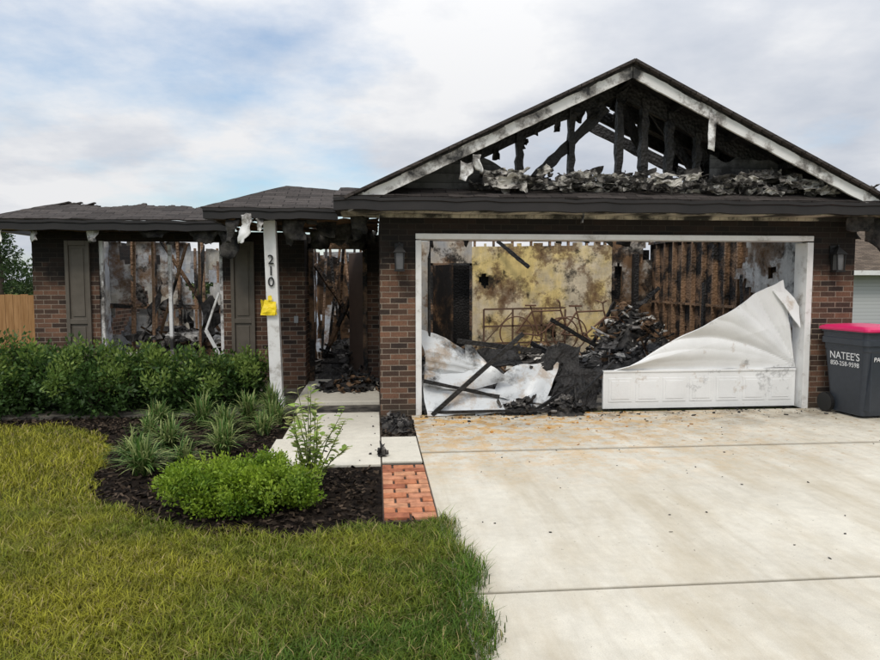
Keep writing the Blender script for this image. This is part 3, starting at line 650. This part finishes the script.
m.sheet((.57,8.12,.36),(1.65,8.26,.42),(1.3,8.36,.62),(.58,8.33,.56),30,12,.03,2.5,7,fn=lambda u,v,p:p+Vector((0,-.04*math.sin(v*3.1),-.10*math.sin(u*3.1))))
m.sheet((.60,7.98,.02),(1.55,8.06,.02),(1.45,8.24,.26),(.57,8.22,.40),34,14,.03,2.2,9,fn=lambda u,v,p:p+Vector((0,0,.010*abs(math.sin(v*14)))))
m.sheet((1.2,8.02,.02),(2.45,8.16,.015),(2.30,8.3,.16),(1.25,8.28,.22),34,10,.03,2.2,19)
m.sheet((1.35,8.25,.18),(2.1,8.2,.10),(2.35,8.5,.62),(1.75,8.5,.48),24,16,.06,2.6,11)
m.build('crumpled_scorched_sections',DOORG,G,False,.008)
m=MB(); m.beam((.66,8.0,.02),(1.78,8.10,.98),.035,.05); m.beam((.57,8.02,.05),(2.3,7.98,.06),.03,.03); m.beam((1.0,8.3,.88),(2.1,8.5,.72),.04,.06); m.beam((1.9,8.05,.03),(2.5,8.2,.35),.03,.04)
m.beam((.57,8.08,.42),(1.5,8.16,.20),.03,.05,seg=6,jit=.3)
m.beam((2.4,8.1,.1),(3.0,8.3,.62),.03,.03)
m.build('bent_door_tracks',CH,G)
# big charred slab fragments between the door halves
m=MB()
m.sheet((2.15,8.15,.05),(2.75,8.2,.02),(2.85,8.5,.42),(2.35,8.45,.62),12,12,.08,4,3); m.sheet((2.0,8.4,.35),(2.55,8.35,.30),(2.65,8.6,.75),(2.2,8.6,.78),12,12,.07,4,5); m.sheet((1.3,8.5,.45),(1.95,8.5,.5),(1.85,8.75,.78),(1.35,8.75,.72),12,12,.07,4,7)
heapfrag=m.build('charred_panel_fragments',CH,G,False,.02)

# ---------------- debris
def heap(name,cx,cy,rx,ry,h,n,sz,mats=(DEB,CH,INS)):
    e=empty(name); m=MB(); N=26; sd=random.random()*20
    def fn(u,v,p):
        a=(u-.5)*2;b=(v-.5)*2; r=min(1,math.hypot(a,b)); z=h*(1-r*r)*(.7+.7*noise.noise(p*3+Vector((sd,0,0))))+.05*noise.noise(p*14)
        return Vector((p.x,p.y,max(-.02,z)))
    m.sheet((cx-rx,cy-ry,0),(cx+rx,cy-ry,0),(cx+rx,cy+ry,0),(cx-rx,cy+ry,0),N,N,0,3,0,fn=fn); m.build('ash_mound',mats[0],e)
    ms=[MB() for _ in mats]
    for i in range(n):
        a=random.uniform(0,6.28); r=random.random()**.6; x=cx+math.cos(a)*r*rx; y=cy+math.sin(a)*r*ry; z=h*(1-r*r)*random.uniform(.6,1.2)+.03
        b=random.choice(ms); t=random.random()
        if t<.45: b.shard((x,y,z),sz*random.uniform(.2,1.2),.4)
        elif t<.72:
            q=Vector((random.uniform(-1,1),random.uniform(-1,1),random.uniform(-.3,.6))).normalized()*sz*random.uniform(.8,2.2); p=Vector((x,y,z)); b.beam(p,p+q,.025,.04,seg=5,jit=.3)
        else: s2=sz*random.uniform(.5,1.4); b.sheet((x,y,z),(x+s2,y,z+.05),(x+s2,y+.1,z+s2*.5),(x,y+.1,z+s2*.35),6,5,.08,8,i)
    for k,b in enumerate(ms): b.build('pieces_%d'%k,mats[k],e)
MIX=(DEB,CH,INS,BRN,ASH)
heap('debris_pile',2.2,8.8,.6,.5,.50,150,.16)
heap('debris_pile',2.30,8.02,.22,.16,.16,60,.10)
heap('debris_pile',1.75,8.15,.25,.18,.12,40,.10)
heap('debris_pile',4.1,10.6,1.5,1.3,.46,250,.2,MIX)
heap('debris_pile',5.0,12.9,.9,1.0,1.0,220,.2,MIX)
heap('debris_pile',3.2,13.3,1.2,.6,.25,110,.16,MIX)
heap('debris_pile',1.3,11.2,1.1,1.6,.38,150,.2,(DEB,CH,GRY,BRN))
heap('debris_pile',-.35,9.9,.55,.55,.16,110,.12,(DEB,CH,CH,BRN))
heap('debris_pile',-.3,12.2,.8,1.4,.6,120,.22)
heap('debris_pile',-3.1,11.4,1.3,.7,.6,150,.22,MIX)
heap('debris_pile',.22,7.6,.16,.42,.02,60,.045)
heap('debris_pile',.05,6.2,.04,.04,.02,9,.022)
m=MB()
for i in range(430):
    if random.random()<.8: x=random.uniform(.5,6.0); y=8.17-abs(random.gauss(0,.24))
    else: x=random.uniform(.5,6.2); y=random.uniform(3.6,8)
    m.shard((x,y,.004),random.choice((.010,.014,.014,.02,.045 if y>7.3 else .014)),.3)
for i in range(40): m.shard((random.uniform(-.9,.03),random.uniform(6,8.8),.01),random.choice((.012,.02,.03)),.4)
m.build('scattered_char_chips',CH)
m=MB()
for i in range(50): m.shard((random.uniform(.6,3.6),8.1-abs(random.gauss(0,.6)),.006),random.uniform(.02,.05),.2)
m.build('scattered_rust_flakes',m_plain('rust_orange',(.45,.20,.03)))
def bike(x,y,rot):
    e=empty('burnt_bicycle',(x,y,.25),rot); m=MB(); R=.33
    for cx in(-.52,.52):
        m.tube([(cx+R*math.cos(t),0,R+.015+R*math.sin(t)) for t in np.linspace(0,2*math.pi,33)[:-1]],.014,6,True)
        for t in np.linspace(0,math.pi,8)[:-1]: m.tube([(cx-R*math.cos(t),0,R+.015-R*math.sin(t)),(cx+R*math.cos(t),0,R+.015+R*math.sin(t))],.002,4)
    r=[(-.52,0,.35),(-.08,0,.30),(-.22,0,.78),(.34,0,.80),(.38,0,.68),(.52,0,.35)]
    for a,b in((0,1),(0,2),(1,2),(2,3),(1,4),(3,4),(4,5)): m.tube([r[a],r[b]],.018,6)
    m.tube([r[3],(.32,0,.95)],.014,6); m.tube([(.28,-.25,1.0),(.32,0,.95),(.28,.25,1.0)],.013,6); m.tube([r[2],(-.25,0,.88)],.013,6); m.box(-.36,-.14,-.06,.06,.88,.91)
    m.tube([(-.08,-.08,.30),(.05,-.09,.22)],.01,5); m.tube([(-.08+.08*math.cos(t),-.03,.30+.08*math.sin(t)) for t in np.linspace(0,6.28,17)[:-1]],.008,5,True)
    m.build('frame_and_wheels',m_plain('burnt_steel',(.14,.07,.04),.7),e)
bike(4.1,12.9,.1); bike(3.3,13.2,-.2)
sr=empty('metal_shelf_rack'); m=MB()
for x in(2.2,2.8,3.4,3.9): m.beam((x,13.75,0),(x,13.75,1.05),.035,.035,(0,1,0))
for z in(.35,.7,1.05): m.beam((2.2,13.75,z),(3.9,13.75,z+.03),.035,.035)
m.beam((2.2,13.75,.35),(2.8,13.75,1.0),.02,.02); m.build('rack_bars',m_plain('rusted_steel',(.12,.07,.045)),sr)

# ---------------- trash bin
def loft(m,rings):
    n=len(rings[0]); vs=[p for r in rings for p in r]; fs=[]
    for i in range(len(rings)-1):
        for j in range(n): fs.append((i*n+j,i*n+(j+1)%n,(i+1)*n+(j+1)%n,(i+1)*n+j))
    fs+=[tuple(range(n))[::-1],tuple((len(rings)-1)*n+j for j in range(n))]; m.add(vs,fs)
def rrect(w,d,z,r=.06,cy=0,k=4):
    out=[]
    for cx,cyy,a0 in((w/2-r,d/2-r,0),(-w/2+r,d/2-r,90),(-w/2+r,-d/2+r,180),(w/2-r,-d/2+r,270)):
        for i in range(k+1):
            a=math.radians(a0+90*i/k); out.append((cx+r*math.cos(a),cy+cyy+r*math.sin(a),z))
    return out
B=empty('wheeled_trash_bin',(5.87,7.66,0),math.radians(6)); PL=m_plain('charcoal_plastic',(.030,.036,.046),.42,.45,.12,bs=60); LID=m_plain('magenta_lid',(.60,.015,.11),.4,.4,.08)
m=MB(); loft(m,[rrect(.46,.50,.03),rrect(.47,.52,.10),rrect(.56,.66,.78),rrect(.57,.68,.80),rrect(.57,.68,.86),rrect(.62,.72,.865),rrect(.62,.72,.93),rrect(.60,.70,.94),rrect(.60,.70,1.0),rrect(.63,.74,1.005),rrect(.63,.74,1.03)])
for s_ in(-1,1): m.box(s_*.20-.010,s_*.20+.010,-.335,-.24,.1,.80)
m.build('body',PL,B)
m=MB(); loft(m,[rrect(.66,.78,1.025),rrect(.67,.79,1.04),rrect(.66,.78,1.06),rrect(.58,.68,1.085,.08),rrect(.35,.42,1.10,.1)])
m.tube([(-.2,.41,1.03),(-.2,.46,1.05),(.2,.46,1.05),(.2,.41,1.03)],.016,7); m.build('lid',LID,B)
m=MB()
for sx in(-.27,.27): m.tube([(sx-.025,.27,.12),(sx+.025,.27,.12)],.12,18)
m.tube([(-.27,.27,.12),(.27,.27,.12)],.012,8); m.build('wheels',NUM,B)
TXT=m_plain('white_print',(.75,.75,.75))
def text(s_,sz,loc,rot,par):
    cu=bpy.data.curves.new('print','FONT'); cu.body=s_; cu.size=sz; cu.extrude=.001; cu.align_x='CENTER'; cu.materials.append(TXT)
    o=bpy.data.objects.new('print_'+s_.lower().replace("'",'').replace('-','_'),cu); S.collection.objects.link(o); o.parent=par; o.location=loc; o.rotation_euler=rot
TL=(math.pi/2+.066,0,-math.pi/2)
text("NATEE'S",.125,(-.280,-.01,.68),TL,B); text('850-258-9598',.078,(-.275,-.01,.60),TL,B)
text('PARNOLD',.075,(0,-.328,.68),(math.pi/2+.103,0,0),B)

# ---------------- fence, neighbour, trees
f=empty('wooden_fence'); m=MB(); FW=m_two('cedar_fence',(.24,.12,.045),(.46,.26,.12),2.5,.3,.7,.8,.2,.4,.01,mapscale=(8,8,.6))
for i in range(75):
    x=-15+i*.142
    if x>-5.0: break
    m.box(x,x+.136,14.0+random.uniform(0,.006),14.02,-.1,1.36+random.uniform(-.01,.01))
for z in(.3,.9,1.2): m.box(-15,-5,14.02,14.06,z,z+.08)
m.build('pickets',FW,f)
NH=empty('neighbor_house'); m=MB(); m.box(17,31,25,37,-.1,2.1)
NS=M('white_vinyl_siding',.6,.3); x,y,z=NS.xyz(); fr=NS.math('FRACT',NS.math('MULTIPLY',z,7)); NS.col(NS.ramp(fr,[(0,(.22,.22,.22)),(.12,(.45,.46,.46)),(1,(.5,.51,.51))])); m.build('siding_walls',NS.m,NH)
m=MB(); m.add([(16.5,24.5,2.0),(31.5,24.5,2.0),(31.5,37.5,2.0),(16.5,37.5,2.0),(20.5,31,5.6),(26,31,5.6)],[(0,1,5,4),(1,2,5),(2,3,4,5),(3,0,4),(3,2,1,0)]); m.build('hip_roof',m_shingle('neighbor_shingles',(.11,.085,.065)),NH)
m=MB(); m.box(16.45,31.55,24.4,24.48,1.88,2.06); m.box(16.38,16.46,24.4,37.5,1.88,2.06); m.build('fascia',WHT,NH)
m=MB(); m.box(22.5,24,24.95,25.02,.8,1.9); m.build('window',m_plain('dark_glass',(.04,.05,.06),.1,.6),NH)
m=MB(); m.box(22.4,24.1,24.93,24.98,.72,.8); m.box(22.4,24.1,24.93,24.98,1.9,1.97); m.box(22.4,22.5,24.93,24.98,.8,1.9);m.box(24,24.1,24.93,24.98,.8,1.9); m.build('window_trim',WHT,NH)
BK=m_plain('bark',(.06,.045,.035),.9)
def tree(x,y,h,name='pine_tree'):
    e=empty(name); m=MB(); m.tube([(x,y,-.1),(x+.1,y,h*.5),(x,y,h*.95)],[.14,.09,.02],8); EL=[]
    for i in range(26):
        t=.15+.85*i/25; a=i*2.4; R=h*.34*(1.08-t)*random.uniform(.6,1.2); p=(x+math.cos(a)*R,y+math.sin(a)*R,h*t+random.uniform(-.1,.1)); m.tube([(x,y,h*t-.15),p],[.03,.01],5)
        EL.append((*p,h*.11,h*.11,h*.07))
    m.build('trunk_and_limbs',BK,e); leafcloud('foliage',EL,6000,.14,(.015,.035,.01),(.08,.13,.04),e,.2)
for x,y,h in((-21.5,38,4.0),(-19.2,37,4.4),(-17.3,39,3.2),(-24,38,4.4),(-27,40,4.6)): tree(x,y,h)
E=[(random.uniform(-60,-10),random.uniform(50,56),random.uniform(.5,2),2.2,1.5,random.uniform(1.2,2)) for _ in range(40)]
leafcloud('distant_trees',E,20000,.3,(.015,.03,.01),(.07,.11,.04),None,.4)

# ---------------------------------------------------------------- world, sun, camera
w=bpy.data.worlds.new('World'); S.world=w; w.use_nodes=True; nt=w.node_tree; N=nt.nodes; Lk=nt.links
bg=N['Background']; bg.inputs[1].default_value=.1
sky=N.new('ShaderNodeTexSky'); sky.sky_type='NISHITA'; sky.sun_disc=False; EL=math.radians(52); AZ=math.radians(205)
sky.sun_elevation=EL; sky.sun_rotation=AZ; sky.air_density=1.3
tc=N.new('ShaderNodeTexCoord'); sep=N.new('ShaderNodeSeparateXYZ'); Lk.new(tc.outputs['Generated'],sep.inputs[0])
def wm(op,a,b=0,cl=False):
    nd=N.new('ShaderNodeMath'); nd.operation=op; nd.use_clamp=cl
    for k,v in((0,a),(1,b)):
        if isinstance(v,bpy.types.NodeSocket): Lk.new(v,nd.inputs[k])
        else: nd.inputs[k].default_value=v
    return nd.outputs[0]
zc=wm('MAXIMUM',sep.outputs[2],0); dn=wm('ADD',zc,.22)
cb=N.new('ShaderNodeCombineXYZ'); Lk.new(wm('DIVIDE',sep.outputs[0],dn),cb.inputs[0]); Lk.new(wm('DIVIDE',sep.outputs[1],dn),cb.inputs[1])
def wnoise(sc,loc,det=9,ro=.55):
    mp=N.new('ShaderNodeMapping'); Lk.new(cb.outputs[0],mp.inputs[0]); mp.inputs['Location'].default_value=loc
    t=N.new('ShaderNodeTexNoise'); t.inputs['Scale'].default_value=sc; t.inputs['Detail'].default_value=det; t.inputs['Roughness'].default_value=ro; Lk.new(mp.outputs[0],t.inputs[0]); return t.outputs['Fac']
def wramp(f,st):
    r=N.new('ShaderNodeValToRGB'); e=r.color_ramp.elements
    while len(e)<len(st): e.new(.5)
    for i,(p,c) in enumerate(st): e[i].position=p; e[i].color=(*c,1) if isinstance(c,tuple) else (c,c,c,1)
    Lk.new(f,r.inputs[0]); return r.outputs[0]
cov=wm('ADD',wnoise(.8,(3.3,1.2,0),10,.58),wm('MULTIPLY',sep.outputs[0],.16))
fac=wramp(cov,[(.30,.15),(.40,.62),(.48,1)])
shade=wramp(wnoise(1.3,(8,3,2),10,.55),[(.32,(5.4,5.9,6.8)),(.46,(7.0,7.3,7.9)),(.58,(9.0,9.05,9.2))])
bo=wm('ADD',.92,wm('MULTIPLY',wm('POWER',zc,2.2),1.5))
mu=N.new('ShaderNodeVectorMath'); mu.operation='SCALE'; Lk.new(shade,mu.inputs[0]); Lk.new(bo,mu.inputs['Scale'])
sk=N.new('ShaderNodeMixRGB'); sk.blend_type='MULTIPLY'; sk.inputs[0].default_value=1; Lk.new(sky.outputs[0],sk.inputs[1]); sk.inputs[2].default_value=(1.1,1.32,1.5,1)
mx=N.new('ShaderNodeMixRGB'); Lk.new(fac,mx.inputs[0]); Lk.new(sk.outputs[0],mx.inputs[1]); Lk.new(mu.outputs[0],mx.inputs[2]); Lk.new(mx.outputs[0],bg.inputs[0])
sl_=bpy.data.lights.new('sun','SUN'); sl_.energy=1.5; sl_.angle=math.radians(14); sl_.color=(1,.93,.82)
so=bpy.data.objects.new('sun',sl_); S.collection.objects.link(so)
d=Vector((math.sin(AZ)*math.cos(EL),math.cos(AZ)*math.cos(EL),math.sin(EL))); so.rotation_euler=d.to_track_quat('Z','Y').to_euler()
cam=bpy.data.cameras.new('camera'); cam.lens=36*680/880; cam.sensor_width=36; cam.clip_end=3000; cam.clip_start=.05
co=bpy.data.objects.new('camera',cam); S.collection.objects.link(co); co.location=(0,0,1.6)
co.rotation_euler=(math.radians(90-4.0),0,math.radians(-5.4)); S.camera=co
